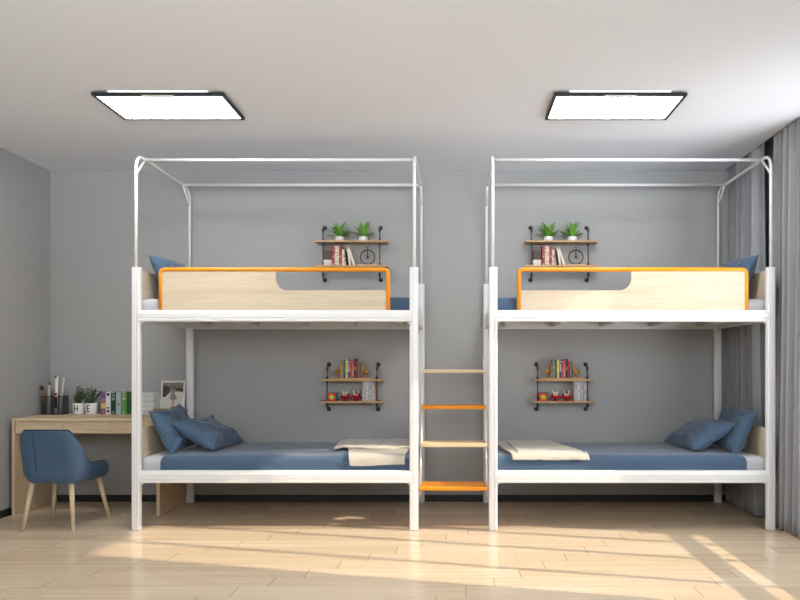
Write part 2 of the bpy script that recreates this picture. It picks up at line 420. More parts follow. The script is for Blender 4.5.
# ------------------------------------------------------------------ bunk beds
PW = 0.062; PD = 0.045
def bed(fx, label, seed):
    """fx maps the left bed's X to this bed's X"""
    xo0, xo1 = -2.338, -0.273
    cx = fx((xo0+xo1)/2)
    t = thing('bunk_bed', label, 'bunk bed', (cx, YF, 0), 'white metal framed bunk beds')
    X = lambda x: fx(x) - cx
    D = YB - YF
    def box_(bm, x0, x1, y0, y1, z0, z1): box(bm, X(x0), X(x1), y0, y1, z0, z1)
    # posts: square tube with a recessed groove on the front
    def post(x0, y0, inner):
        b = NB(); x1 = x0+PW; g = 0.005
        a, c = (x0+PW*0.60, x0+PW*0.66) if inner > 0 else (x0+PW*0.34, x0+PW*0.40)
        q = 0.010; e = q*0.3
        poly = [(x0+q, y0), (a, y0), (a+0.002, y0+g), (c-0.002, y0+g), (c, y0), (x1-q, y0), (x1-e, y0+e), (x1, y0+q), (x1, y0+PD-q), (x1-e, y0+PD-e),
                (x1-q, y0+PD), (x0+q, y0+PD), (x0+e, y0+PD-e), (x0, y0+PD-q), (x0, y0+q), (x0+e, y0+e)]
        prism(b, [(X(p[0]), p[1]) for p in poly], 'z', 0.006, 1.899)
        o = obj('post', b, M['white'], t)
        f = NB(); box_(f, x0+0.004, x1-0.004, y0+0.004, y0+PD-0.004, 0, 0.008); obj('rubber_foot', f, M['rollgrey'], o)
    for x0, inn in ((xo0, 1), (xo1-PW, -1)):
        post(x0, 0, inn); post(x0, D-PD, inn)
    # long rails with a stepped profile
    def rail(y0, zb, zt, s):
        h = zt-zb; dpt = 0.05
        prof = [(0.004, zb), (0.0, zb+0.006), (0.0, zb+h*0.24), (0.004, zb+h*0.28), (0.004, zb+h*0.32), (0.0, zb+h*0.36), (0.0, zb+h*0.70), (0.005, zb+h*0.80),
                (0.009, zt-0.004), (0.014, zt), (dpt, zt), (dpt, zb)]
        b = NB()
        prism(b, [(y0 + (p[0] if s > 0 else dpt-p[0]), p[1]) for p in prof], 'x', X(xo0+PW-0.010), X(xo1-PW+0.010))
        obj('long_rail', b, M['white'], t)
    for zb, zt in ((1.507, 1.590), (0.345, 0.432)):
        rail(-0.003, zb, zt, 1); rail(D-PD-0.005, zb, zt, -1)
        for x0 in (xo0+0.010, xo1-PW+0.010):
            b = NB(); box_(b, x0, x0+0.042, PD-0.004, D-PD+0.004, zb, zt); obj('end_rail', b, M['white'], t, bevel=0.005)
        # cross tubes under the mattress board
        for i in range(5):
            x = -2.12 + 0.4158*i
            b = NB(); tube(b, [(X(x), 0.045, zb+0.036), (X(x), D-0.065, zb+0.036)], 0.019, 12); obj('cross_tube', b, M['white'], t)
        b = NB(); box_(b, xo0+0.06, xo1-0.06, 0.05, D-0.06, zb+0.057, zb+0.069); obj('mattress_board', b, M['boardb'], t)
        # bolts and brackets
        for x0, s in ((xo0+PW, 1), (xo1-PW, -1)):
            b = NB(); prism(b, [(X(x0-s*0.002), zb-0.018), (X(x0+s*0.012), zb-0.010), (X(x0+s*0.020), zb+0.002), (X(x0-s*0.002), zb+0.002)], 'y', 0.012, 0.05)
            obj('corner_bracket', b, M['white'], t)
    # headboards
    for zb, zt in ((1.575, 1.888), (0.417, 0.734)):
        b = NB(); box_(b, xo0+0.012, xo0+0.034, PD-0.004, D-PD+0.004, zb, zt); obj('headboard', b, M['head'], t, bevel=0.002)
    # guard: orange bent tube with an ash panel
    gx0, gx1, zt, r = -2.150, -0.475, 1.900, 0.0158
    yg = 0.026
    def arc(cx_, cz_, rad, a0, a1, n=7): return [(X(cx_+rad*math.cos(R(a0+(a1-a0)*i/n))), yg, cz_+rad*math.sin(R(a0+(a1-a0)*i/n))) for i in range(n+1)]
    pts = [(X(gx0+r), yg, 1.585)] + arc(gx0+r+0.03, zt-r-0.03, 0.03, 180, 90) + arc(gx1-r-0.03, zt-r-0.03, 0.03, 90, 0) + [(X(gx1-r), yg, 1.585)]
    b = NB(); tube(b, pts, r, 14); g = obj('guard_frame', b, M['orange'], t)
    cxL, cxR, cz = -1.302, gx1-2*r+0.004, 1.733; rr = 0.085
    poly = [(gx0+2*r-0.006, 1.592), (cxR, 1.592), (cxR, cz)]
    poly += [(cxL+rr+rr*math.cos(R(a)), cz+rr+rr*math.sin(R(a))) for a in range(270, 179, -10)]
    poly += [(cxL, zt-2*r+0.004), (gx0+2*r-0.006, zt-2*r+0.004)]
    b = NB(); prism(b, [(X(p[0]), p[1]) for p in poly], 'y', yg-0.008, yg+0.010); obj('guard_panel', b, M['panel'], t)
    # canopy: hoop at each end, two long bars
    rc = 0.0118
    yA, yB_ = PD/2, D-PD/2
    for x in (xo0+PW/2-0.005, xo1-PW/2+0.003):
        P = [(X(x), yA, 1.885), (X(x), yA, 2.60)]
        for a in range(0, 91, 15):
            P.append((X(x), yA+0.10-0.10*math.cos(R(a)), 2.62+0.10*math.sin(R(a))))
        P += [(X(x), yB_-0.10-0.02, 2.72)]
        for a in range(90, -1, -15):
            P.append((X(x), yB_-0.10+0.10*math.cos(R(a)), 2.62+0.10*math.sin(R(a))))
        P += [(X(x), yB_, 2.60), (X(x), yB_, 1.885)]
        b = NB(); tube(b, P, rc, 12)
        h = obj('canopy_hoop', b, M['white'], t)
        for y_, s in ((yA, 1), (yB_, -1)):
            b = NB(); tube(b, [(X(x), y_, 2.575), (X(x), y_+s*0.145, 2.72)], 0.009, 10); obj('corner_brace', b, M['white'], h)
    for y_ in (yA+0.145, yB_-0.145):
        b = NB(); tube(b, [(X(xo0+PW/2), y_, 2.72), (X(xo1-PW/2), y_, 2.72)], 0.0115, 12); obj('canopy_bar', b, M['white'], t)
    return t
idt = lambda x: x
mir = lambda x: -0.036 - x
bed(idt, 'white metal bunk bed with orange guard rail, left of the ladder and beside the desk', 1)
bed(mir, 'white metal bunk bed with orange guard rail, right of the ladder and beside the curtains', 2)

# ------------------------------------------------------------------ bedding
def slab(name, fx, x0, x1, y0, y1, z0, z1, rad, mat, wr, seed, nx=90, skew=0.0):
    """soft rounded slab: rounded rectangle profile swept along X, with real wrinkles"""
    prof = []
    def c(cy, cz, a0, a1):
        for i in range(7):
            a = R(a0+(a1-a0)*i/6); prof.append((cy+rad*math.cos(a), cz+rad*math.sin(a)))
    def seg(p, q, n):
        for i in range(1, n): prof.append((p[0]+(q[0]-p[0])*i/n, p[1]+(q[1]-p[1])*i/n))
    c(y0+rad, z0+0.3*rad, 180, 180) if False else None
    prof.append((y0, z0)); seg((y0, z0), (y0, z1-rad), 4); c(y0+rad, z1-rad, 180, 90)
    seg((y0+rad, z1), (y1-rad, z1), 34); c(y1-rad, z1-rad, 90, 0); prof.append((y1, z0))
    bm = NB(); rows = []
    for i in range(nx+1):
        f = i/nx; x = x0+(x1-x0)*f; row = []
        e = min(1.0, min(f, 1-f)*(x1-x0)/0.02)   # soft ends
        sh = 1-0.10*(1-e)**2
        for (y, z) in prof:
            n = noise.noise(Vector((x*3.1, y*5, z*9+seed)))*0.6 + noise.noise(Vector((x*9+y*6, y*4, z*14+seed*2)))*0.4
            k = wr*n
            zz = z0+(z-z0)*sh + (k if z > z0+0.02 else 0)
            yy = y - k*0.8 if y < y0+rad else y
            fr = max(0.0, min(1.0, (y-y0)/0.5)); xs = skew*fr*(1-f)
            row.append(bm.verts.new((fx(x+xs), yy, zz)))
        rows.append(row)
    for a, b in zip(rows, rows[1:]):
        for k in range(len(a)-1):
            bm.faces.new((a[k], a[k+1], b[k+1], b[k])).smooth = True
        bm.faces.new((a[-1], a[0], b[0], b[-1]))
    bm.faces.new(rows[0]); bm.faces.new(rows[-1])
    return obj(name, bm, mat)
def recenter(o, base):
    base = Vector(base)
    for v in o.data.vertices: v.co -= base
    o.location = base
def bedding(fx, side, seed):
    for lvl, zr, zt in (('upper', 1.577, 1.679), ('lower', 0.417, 0.522)):
        o = slab('mattress', fx, -2.298, -0.325, YF+0.062, YB-0.075, zr, zt, 0.045, M['mattress'], 0.002, seed)
        recenter(o, (fx(-1.3), 5.38, zr))
        tag(o, f'pale grey mattress on the {lvl} bunk of the bed {side}', 'mattress', 'bunk mattresses')
        o = slab('bed_sheet', fx, -2.150, -0.320, YF+0.050, YB-0.064, zr+0.006, zt+0.012, 0.048, M['blue'], 0.008, seed+5, nx=140, skew=0.02)
        recenter(o, (fx(-1.2), 5.38, zr))
        tag(o, f'blue cotton sheet covering the {lvl} bunk mattress of the bed {side}', 'bed sheet', 'blue bed sheets')
bedding(idt, 'beside the desk', 1)
bedding(mir, 'beside the curtains', 20)

def pillow_bm(w, h, th, seed):
    """w along local X, h along local Y, thickness along Z"""
    bm = NB(); n = 44; top = []; bot = []
    for j in range(n+1):
        rt, rb = [], []
        for i in range(n+1):
            u = -1+2*i/n; v = -1+2*j/n
            # pinched sides, pointed corners
            px = u*w/2*(1-0.09*(1-v*v)**1.0*abs(u)**3)
            py = v*h/2*(1-0.12*(1-u*u)**1.0*abs(v)**3)
            k = (max(0, 1-abs(u)**2.6)*max(0, 1-abs(v)**2.6))**0.55
            edge = 1-max(abs(u), abs(v))
            # wrinkles radiating from the corners
            cu, cv = abs(u), abs(v)
            ang = math.atan2(1.02-cv, 1.02-cu); rd = math.hypot(1.02-cv, 1.02-cu)
            q = (1 if u > 0 else 0) + (2 if v > 0 else 0)
            wr = 0.019*math.sin(ang*9+q*1.7+seed)*math.exp(-((rd-0.45)/0.35)**2)
            wr += 0.018*noise.noise(Vector((u*2.2+seed, v*3.0, 1.3))) + 0.006*noise.noise(Vector((u*5+seed, v*8, 4.3)))
            wr *= min(1, edge*3)
            rt.append(bm.verts.new((px, py, th/2*k + wr)))
            rb.append(rt[-1] if i in (0, n) or j in (0, n) else bm.verts.new((px, py, -th/2*k*0.9 + wr*0.5)))
        top.append(rt); bot.append(rb)
    for j in range(n):
        for i in range(n):
            bm.faces.new((top[j][i], top[j][i+1], top[j+1][i+1], top[j+1][i])).smooth = True
            bm.faces.new((bot[j][i], bot[j+1][i], bot[j+1][i+1], bot[j][i+1])).smooth = True
    return bm
def pillow(fx, ex, ey, centre, w, h, th, seed, label):
    """ex, ey: world directions (in left bed coordinates) of the pillow's width and height"""
    s = -1 if fx is mir else 1
    ex = Vector((s*ex[0], ex[1], ex[2])).normalized()
    ey = Vector((s*ey[0], ey[1], ey[2])); ey = (ey - ex*ey.dot(ex)).normalized()
    ez = ex.cross(ey)
    o = obj('pillow', pillow_bm(w, h, th, seed), M['bluep'])
    m = Matrix((ex, ey, ez)).transposed().to_4x4()
    o.matrix_world = Matrix.Translation(Vector((fx(centre[0]), centre[1], centre[2]))) @ m
    tag(o, label, 'pillow', 'blue pillows')
    return o
for fx, side, sd in ((idt, 'beside the desk', 1.0), (mir, 'beside the curtains', 4.0)):
    for lvl, z in (('lower', 0.531), ('upper', 1.688)):
        pillow(fx, (0.03, 1.0, 0.05), (-0.52, -0.12, 1.0), (-2.180, 5.27, z+0.172), 0.53, 0.37, 0.155, sd+(2 if lvl == 'upper' else 0),
               f'blue pillow leaning on the headboard of the {lvl} bunk {side}')
    pillow(fx, (0.09, 1.0, 0.0), (-0.86, 0.06, 0.52), (-1.950, 5.36, 0.655), 0.60, 0.38, 0.17, sd+7,
           f'blue pillow lying in front of another on the lower bunk {side}')

# blankets
def cloth(name, rows_fn, nu, nv, thick, mat, seed, wr):
    bm = NB(); g = []
    for j in range(nv+1):
        row = []
        for i in range(nu+1):
            p = Vector(rows_fn(i/nu, j/nv))
            n = noise.noise(Vector((p.x*7, p.y*6+p.z*6, seed))) + 0.6*noise.noise(Vector((p.x*17, p.y*12+p.z*9, seed+9)))
            p.z += wr*abs(n)
            row.append(bm.verts.new(p))
        g.append(row)
    for j in range(nv):
        for i in range(nu):
            bm.faces.new((g[j][i], g[j][i+1], g[j+1][i+1], g[j+1][i])).smooth = True
    bmesh.ops.recalc_face_normals(bm, faces=bm.faces[:])
    o = obj(name, bm, mat, recalc=False)
    if sum(p.normal.z for p in o.data.polygons) < 0: o.data.flip_normals()
    sd = o.modifiers.new('Solidify', 'SOLIDIFY'); sd.thickness = thick; sd.offset = 1
    bv = o.modifiers.new('Bevel', 'BEVEL'); bv.width = thick*0.3; bv.segments = 2; bv.limit_method = 'ANGLE'
    return o
def drape(v, yb, zt, drop):
    """path over the bed's front edge: v=0 at the back, v=1 the hanging hem"""
    yf = 4.914; r = 0.035
    Lf = (yb-(yf+r)); La = r*PI/2; Ld = drop; T = Lf+La+Ld; s = v*T
    if s < Lf: return yb-s, zt
    s -= Lf
    if s < La:
        a = s/r; return yf+r-r*math.sin(a), zt-r+r*math.cos(a)
    return yf-0.002, zt-r-(s-La)
t = thing('blanket', 'rumpled beige blanket folded twice at the ladder end of the bunk beside the desk', 'blanket', (-0.6, 5.3, 0.53), 'beige folded blankets')
def f1(u, v):
    y, z = drape(v, 5.42, 0.541, 0.040)
    x0 = -0.86+0.09*v; x1 = -0.352-0.02*v
    return (x0+(x1-x0)*u, y+0.012*math.sin(u*5)*(1-v), z-(0.006*math.sin(u*4+1) if v > 0.9 else 0))
o = cloth('folded_layer', f1, 46, 46, 0.012, M['blanket'], 2.0, 0.006); o.parent = t
for vv in o.data.vertices: vv.co -= Vector(t.location)
def f2(u, v):
    yb, yf = 5.76, 5.17
    x0 = -0.985+0.05*v; x1 = -0.345
    y = yb+(yf-yb)*v + 0.02*math.sin(u*7+1)*v + 0.015*math.sin(u*11)*(1-v)
    z = 0.541 + 0.012*min(1, u*8)
    return (x0+(x1-x0)*u, y, z)
o = cloth('folded_layer', f2, 46, 30, 0.014, M['blanket'], 5.0, 0.012); o.parent = t
for vv in o.data.vertices: vv.co -= Vector(t.location)
t = thing('blanket', 'smooth beige blanket folded flat at the ladder end of the bunk beside the curtains', 'blanket', (0.65, 5.3, 0.53), 'beige folded blankets')
def f3(u, v):
    y, z = drape(v, 5.74, 0.541, 0.004)
    x0 = 0.335+0.075*v**2; x1 = 0.80+0.17*v
    return (x0+(x1-x0)*u, y, z)
o = cloth('folded_layer', f3, 46, 50, 0.014, M['blanket'], 11.0, 0.005); o.parent = t
for vv in o.data.vertices: vv.co -= Vector(t.location)
def f4(u, v):
    y, z = drape(v, 5.70, 0.554, 0.0)
    x0 = 0.42+0.03*v; x1 = 0.76+0.17*v
    return (x0+(x1-x0)*u, y+0.01, z)
o = cloth('folded_layer', f4, 46, 50, 0.012, M['blanket'], 14.0, 0.006); o.parent = t
for vv in o.data.vertices: vv.co -= Vector(t.location)

# ------------------------------------------------------------------ ladder
lx0, lx1 = -0.270, 0.234
t = thing('ladder', 'white ladder with alternating pale wood and orange treads between the two bunk beds', 'ladder', ((lx0+lx1)/2, 4.9, 0))
B0 = Vector(t.location)
def rel(b, base=None):
    base = B0 if base is None else base
    for v in b.verts: v.co -= base
    return b
for x0, x1 in ((lx0-0.001, lx0+0.013), (lx1-0.013, lx1+0.001)):
    b = NB()
    dy, dz = 0.60, 1.0
    poly = [(4.93, 0.24), (5.01, 0.24), (5.01+0.6*1.02, 1.25), (4.93+0.6*1.02, 1.25)]
    prism(b, poly, 'x', x0, x1); obj('stringer', rel(b), M['white'], t, bevel=0.002)
for i, (y, z) in enumerate(((4.88, 0.316), (5.045, 0.609), (5.215, 0.882), (5.40, 1.160))):
    b = NB(); box(b, lx0+0.002, lx1-0.002, y, y+(0.23 if i < 2 else 0.20), z-0.028, z)
    o = obj('tread', rel(b), M['orange'] if i % 2 == 0 else M['step'], t, bevel=0.005)
    o['label'] = 'orange tread' if i % 2 == 0 else 'pale wood tread'

# ------------------------------------------------------------------ desk
ZD = 0.775
DX0, DX1, DY0, DY1 = -3.513, -2.342, 5.35, YW-0.014
t = thing('desk', 'pale oak desk with three shallow drawers in the left corner', 'desk', ((DX0+DX1)/2, 5.6, 0)); DB = Vector(t.location)
b = NB(); box(b, DX0, DX1, DY0, DY1, ZD-0.024, ZD); obj('desktop', rel(b, DB), M['desk'], t, bevel=0.002)
for x in (DX0, DX1-0.026):
    b = NB(); box(b, x, x+0.026, DY0+0.001, DY1, 0, ZD-0.024); obj('side_panel', rel(b, DB), M['deskv'], t, bevel=0.002)
b = NB(); box(b, DX0+0.026, DX1-0.026, DY0+0.035, DY1-0.02, ZD-0.118, ZD-0.108); obj('drawer_floor', rel(b, DB), M['desk'], t)
dw = (DX1-DX0-0.052)/3
for i in range(3):
    x = DX0+0.026+dw*i
    b = NB(); box(b, x+0.0015, x+dw-0.0015, DY0+0.010, DY0+0.030, ZD-0.122, ZD-0.026); obj('drawer', rel(b, DB), M['desk'], t, bevel=0.002)

# ------------------------------------------------------------------ desk chair
t = thing('desk_chair', 'blue leather tub chair with pale wooden legs in front of the desk', 'chair', (-2.905, 5.06, 0), rot=(0, 0, R(0)))
def chair_shell():
    # plan path: from left arm tip round the back to the right arm tip (local; -Y is the chair's back)
    hw = 0.222; yb = -0.215; yf = 0.168; n = 72
    path = []
    rc = 0.10
    segs = []
    def add(p): segs.append(Vector((p[0], p[1])))
    add((-hw+0.010, yf)); 
    for k in range(1, 8): add((-hw+0.010*(1-k/7), yf+(yb+rc-yf)*k/8))
    for a in range(180, 271, 9): add((-hw+rc+rc*math.cos(R(a)), yb+rc+rc*math.sin(R(a))))
    for k in range(1, 8): add((-hw+rc+(2*hw-2*rc)*k/8, yb))
    for a in range(270, 361, 9): add((hw-rc+rc*math.cos(R(a)), yb+rc+rc*math.sin(R(a))))
    for k in range(1, 8): add((hw-0.010*(k/7), yb+rc+(yf-yb-rc)*k/8))
    add((hw-0.010, yf))
    # arc length
    d = [0]
    for a, b in zip(segs, segs[1:]): d.append(d[-1]+(b-a).length)
    T = d[-1]; nv = 18
    bm = NB(); cols = []
    def sstep(x): x = max(0, min(1, x)); return x*x*(3-2*x)
    tops = []
    for p, s in zip(segs, d):
        e = min(s, T-s)           # distance from the nearer arm tip
        top = 0.462 + 0.012*sstep(e/0.25) + 0.256*sstep((e-0.268)/0.130)
        if e < 0.045: top -= 0.045*(1-math.sqrt(max(0, 1-(1-e/0.045)**2)))
        bot = 0.350
        nrm = Vector((p.x*0.35, p.y+0.03)).normalized() if p.length > 0 else Vector((0, -1))
        col = []
        for j in range(nv+1):
            k = j/nv; z = bot+(top-bot)*k
            lean = 0.060*max(0, (z-0.45)/0.28)**1.2
            tuck = -0.045*(1-min(1, (z-bot)/0.10))**2*min(1, 0.35+max(0, e-0.08)*3)
            q = p + Vector((0, -1))*lean*sstep((-p.y)/0.2) + Vector((p.x, p.y*0.6)).normalized()*tuck
            q.x *= 1 - 0.15*max(0, (z-0.55)/0.18)**2*0.6
            col.append(bm.verts.new((q.x, q.y, z)))
        cols.append(col); tops.append((col[-1].co.copy()))
    for a, b in zip(cols, cols[1:]):
        for j in range(nv): bm.faces.new((a[j], b[j], b[j+1], a[j+1])).smooth = True
    return bm, tops, [c[0].co.copy() for c in cols]
cb, tops, bots = chair_shell()
sh = obj('backrest', cb, M['leather'], t)
sd = sh.modifiers.new('Solidify', 'SOLIDIFY'); sd.thickness = 0.032; sd.offset = 0
bv = sh.modifiers.new('Bevel', 'BEVEL'); bv.width = 0.010; bv.segments = 3; bv.limit_method = 'ANGLE'; bv.angle_limit = R(50)
b = NB(); tube(b, [p+Vector((0, 0, 0.002)) for p in tops], 0.006, 8); obj('piping', b, M['piping'], sh)
b = NB()
for x in (-0.085,):
    tube(b, [(x, -0.215-0.019-0.060*max(0, (z-0.45)/0.28)**1.2, z) for z in (0.42, 0.5, 0.56, 0.62, 0.68, 0.715)], 0.0012, 6)
obj('seam', b, M['piping'], sh)
b = NB(); prism(b, [(0.205*math.copysign(abs(math.cos(a))**0.32, math.cos(a)), 0.045+0.214*math.copysign(abs(math.sin(a))**0.32, math.sin(a))) for a in [2*PI*k/40 for k in range(40)]], 'z', 0.388, 0.432)
obj('seat_cushion', b, M['cushion'], t, bevel=0.012, bseg=3)
b = NB(); prism(b, [(0.200*math.copysign(abs(math.cos(a))**0.32, math.cos(a)), 0.025+0.205*math.copysign(abs(math.sin(a))**0.32, math.sin(a))) for a in [2*PI*k/40 for k in range(40)]], 'z', 0.345, 0.385)
obj('seat_base', b, M['black'], t, bevel=0.01)
for (tx, ty), (fx_, fy) in (((-0.155, -0.165), (-0.197, -0.215)), ((0.125, -0.165), (0.167, -0.215)), ((-0.17, 0.14), (-0.232, 0.205)), ((0.155, 0.14), (0.200, 0.225))):
    b = NB(); tube(b, [(tx, ty, 0.350), (tx+(fx_-tx)*0.5, ty+(fy-ty)*0.5, 0.175), (fx_, fy, 0.0)], 0.01, 14, radii=[0.019, 0.0155, 0.0105])
    obj('leg', b, M['legw'], t)

# ------------------------------------------------------------------ wall shelves
def shelf_unit(name, x0, x1, ztop, zlow, px, zf_top, zf_bot, label, style):
    """iron pipe brackets with two boards; front edge 15 cm off the wall"""
    cx = (x0+x1)/2
    t = thing(name, label, 'wall shelf', (cx, YW, ztop), style)
    b0 = Vector(t.location)
    for z in (ztop, zlow):
        b = NB(); box(b, x0, x1, YW-0.15, YW-0.012, z-0.016, z); obj('board', rel(b, b0), M['shelf'], t, bevel=0.002)
    yp = YW-0.080
    for x in px:
        b = NB(); P = [(x, YW-0.006, zf_top)]
        for a in range(0, 91, 15): P.append((x, yp+0.03-0.03*math.sin(R(a)), zf_top-0.03+0.03*math.cos(R(a))))
        for a in range(0, 91, 15): P.append((x, yp+0.03-0.03*math.cos(R(a)), zf_bot+0.03-0.03*math.sin(R(a))))
        P.append((x, YW-0.006, zf_bot))
        tube(b, P, 0.0058, 10)
        # fittings: fat collars above and below each board
        p = obj('pipe_bracket', rel(b, b0), M['pipe'], t)
        for z in (zf_top, zf_bot):
            b = NB(); vs = lathe(b, [(0, 0), (0.019, 0), (0.019, 0.004), (0.009, 0.008), (0.009, 0.022), (0, 0.022)], (0, 0, 0), 18)
            xf(vs, Matrix.Translation((x, YW, z)) @ Matrix.Rotation(R(90), 4, 'X')); obj('flange', rel(b, b0), M['pipe'], p)
        for z in (ztop, zlow):
            b = NB(); lathe(b, [(0, z), (0.0095, z), (0.0095, z+0.028), (0, z+0.028)], (x, yp, 0), 14)
            lathe(b, [(0, z-0.034), (0.0095, z-0.034), (0.0095, z-0.016), (0, z-0.016)], (x, yp, 0), 14)
            obj('collar', rel(b, b0), M['pipe'], p)
        for ze in (zf_top-0.036, zf_bot+0.036):
            b = NB(); lathe(b, [(0, -0.012), (0.0105, -0.012), (0.0105, 0.014), (0, 0.014)], (x, yp, ze), 14)
            obj('elbow_collar', rel(b, b0), M['pipe'], p)
    return t
SH = 1.802; SH2 = 1.817
US, LS = 2.262, 2.050
u_shelf = shelf_unit('pipe_shelf', -1.207, -0.584, US, LS, (-1.149, -0.659), 2.395, 1.940,
    'two board pipe shelf with green plants above the upper bunk beside the desk', 'iron pipe wall shelves')
dup(u_shelf, (SH, 0, 0), 'two board pipe shelf with green plants above the upper bunk beside the curtains')
T2, L2 = 1.074, 0.886
l_shelf = shelf_unit('pipe_shelf', -1.161, -0.625, T2, L2, (-1.112, -0.682), 1.200, 0.810,
    'small pipe shelf with red toys above the lower bunk beside the desk', 'iron pipe wall shelves')
dup(l_shelf, (SH2, 0, 0), 'small pipe shelf with red toys above the lower bunk beside the curtains')

WH = (('beside the desk', 0.0), ('beside the curtains', SH))
def both(root, label_fmt):
    root['label'] = label_fmt.format(w=WH[0][0])
    return dup(root, (SH if root.location.z > 1.5 else SH2, 0, 0), label_fmt.format(w=WH[1][0]))

# potted spiky plants
def spiky(x, y, z, seed):
    rnd = random.Random(seed)
    t = thing('potted_plant', '', 'potted plant', (x, y, z), 'spiky potted plants on the upper shelves')
    b = NB(); lathe(b, [(0, 0), (0.034, 0), (0.039, 0.006), (0.040, 0.036), (0.037, 0.040), (0.034, 0.036), (0.033, 0.032), (0, 0.032)], seg=28); obj('pot', b, M['concrete'], t)
    b = NB(); lathe(b, [(0.033, 0.030), (0.02, 0.036), (0, 0.037)], seg=16); obj('soil', b, M['soil'], t)
    b = NB()
    for i in range(46):
        a = rnd.uniform(0, 2*PI); el = rnd.uniform(35, 88) if i > 22 else rnd.uniform(10, 45)
        ln = rnd.uniform(0.105, 0.145)*(1.0 if el < 50 else 1.08)
        el = R(el); w = rnd.uniform(0.008, 0.012)
        dirh = Vector((math.cos(a), math.sin(a)*0.45, 0)).normalized(); side = Vector((-math.sin(a), math.cos(a), 0))
        prev = None; p = Vector((rnd.uniform(-.012, .012), rnd.uniform(-.012, .012), 0.034)); n = 6
        for k in range(n+1):
            f = k/n; ee = el - 0.55*f*f
            wd = w*(0.5+1.6*f)*(1-f)**0.7 + 0.0004
            cur = (b.verts.new(p-side*wd), b.verts.new(p+Vector((0, 0, -0.0022*(1-f)))), b.verts.new(p+side*wd))
            if prev:
                b.faces.new((prev[0], prev[1], cur[1], cur[0])).smooth = True
                b.faces.new((prev[1], prev[2], cur[2], cur[1])).smooth = True
            prev = cur
            p = p + (dirh*math.cos(ee)+Vector((0, 0, 1))*math.sin(ee))*ln/n
    o = obj('leaves', b, M['leaf'], t, recalc=False)
    return t
YS = YW-0.085
p = spiky((339.6-456)/115.8, YS, US, 5); both(p, 'spiky green plant in a white pot, nearer the bracket without books below it, {w}')
p['label'] = 'left spiky green plant in a low white pot on the top shelf beside the desk'
q = [o for o in COL.objects if o.name.startswith('potted_plant')][-1]; q['label'] = 'left spiky green plant in a low white pot on the top shelf beside the curtains'
p = spiky((363.4-456)/115.8, YS, US, 8); both(p, 'right spiky green plant in a low white pot on the top shelf {w}')

def book_bm(w, h, d):
    """spine faces -Y; cover, inset page block"""
    b = NB(); c = 0.0022
    box(b, -w/2, -w/2+c, 0, d, 0, h); box(b, w/2-c, w/2, 0, d, 0, h); box(b, -w/2+c, w/2-c, 0, c, 0, h)
    box(b, -w/2+c, w/2-c, c, d-0.004, 0.003, h-0.004, mi=1)
    return b
def book(x, y, z, w, h, d, mat, label, group, tilt=0.0, name='book'):
    o = obj(name, book_bm(w, h, d), [mat, M['paper']])
    o.location = (x, y, z); o.rotation_euler = (0, tilt, 0)
    return tag(o, label, 'book', group)
# lower board of the upper shelves
sx = lambda p: (p-456)/116.4
b = NB(); box(b, -0.036, 0.036, 0, 0.08, 0.052, 0.130)
t = thing('wooden_box', '', 'box', (sx(327.6), YW-0.115, LS), 'dark brown boxes on the upper shelves')
obj('box_body', b, M['brownbox'], t, bevel=0.003)
b = NB()
for i in range(3): box(b, -0.034, 0.034, 0.002, 0.078, 0.001+i*0.017, 0.0165+i*0.017)
t.location.z = LS
obj('booklet_stack', b, M['paper'], t, bevel=0.001)
b = NB(); box(b, -0.018, 0.018, -0.003, 0.0, 0.082, 0.104); obj('door', b, M['bronze'], t)
both(t, 'dark brown wooden box on a cream base, on the plant shelf {w}')
M['s_rc'] = spine('spine_red_cream', rgb(206, 190, 160), rgb(142, 34, 48), 7, 0.8)
M['s_r'] = spine('spine_crimson', rgb(140, 30, 46), rgb(190, 150, 110), 5, 0.9)
M['s_c'] = spine('spine_cream', rgb(214, 202, 178), rgb(150, 110, 90), 8, 0.85)
M['s_b'] = spine('spine_brown', rgb(82, 44, 34), rgb(200, 190, 168), 5, 0.6)
M['s_w'] = spine('spine_ivory', rgb(222, 210, 192), rgb(178, 120, 96), 5, 0.9)
uprow = ((333.6, 2.7, 19.6, 's_r', 0, 'thin crimson book'), (335.9, 1.8, 19.2, 's_rc', 0, 'cream and red striped book'), (338.0, 2.2, 18.8, 's_c', 0, 'cream patterned book'),
         (340.5, 2.4, 19.8, 's_r', 0, 'tall crimson book'), (343.3, 2.2, 15.8, 's_c', 0, 'short cream book'), (345.3, 1.6, 14.5, 's_b', 0, 'short dark brown book'),
         (348.2, 2.0, 18.5, 's_w', -9, 'slim ivory book tilted left'), (352.2, 2.4, 18.8, 's_w', -19, 'ivory book tilted most'))
for px, wpx, hpx, mt, tl, lb in uprow:
    w_, h_ = wpx/116.4, hpx/116.4
    o = book(sx(px), YW-0.125, LS, w_, h_, 0.10, M[mt], '', 'books on the upper shelves', R(tl))
    if tl:
        o.location.x = sx(px+2.2); o.location.z = LS+abs(math.sin(R(tl)))*w_/2*1.0
    both(o, lb + ' on the plant shelf {w}')
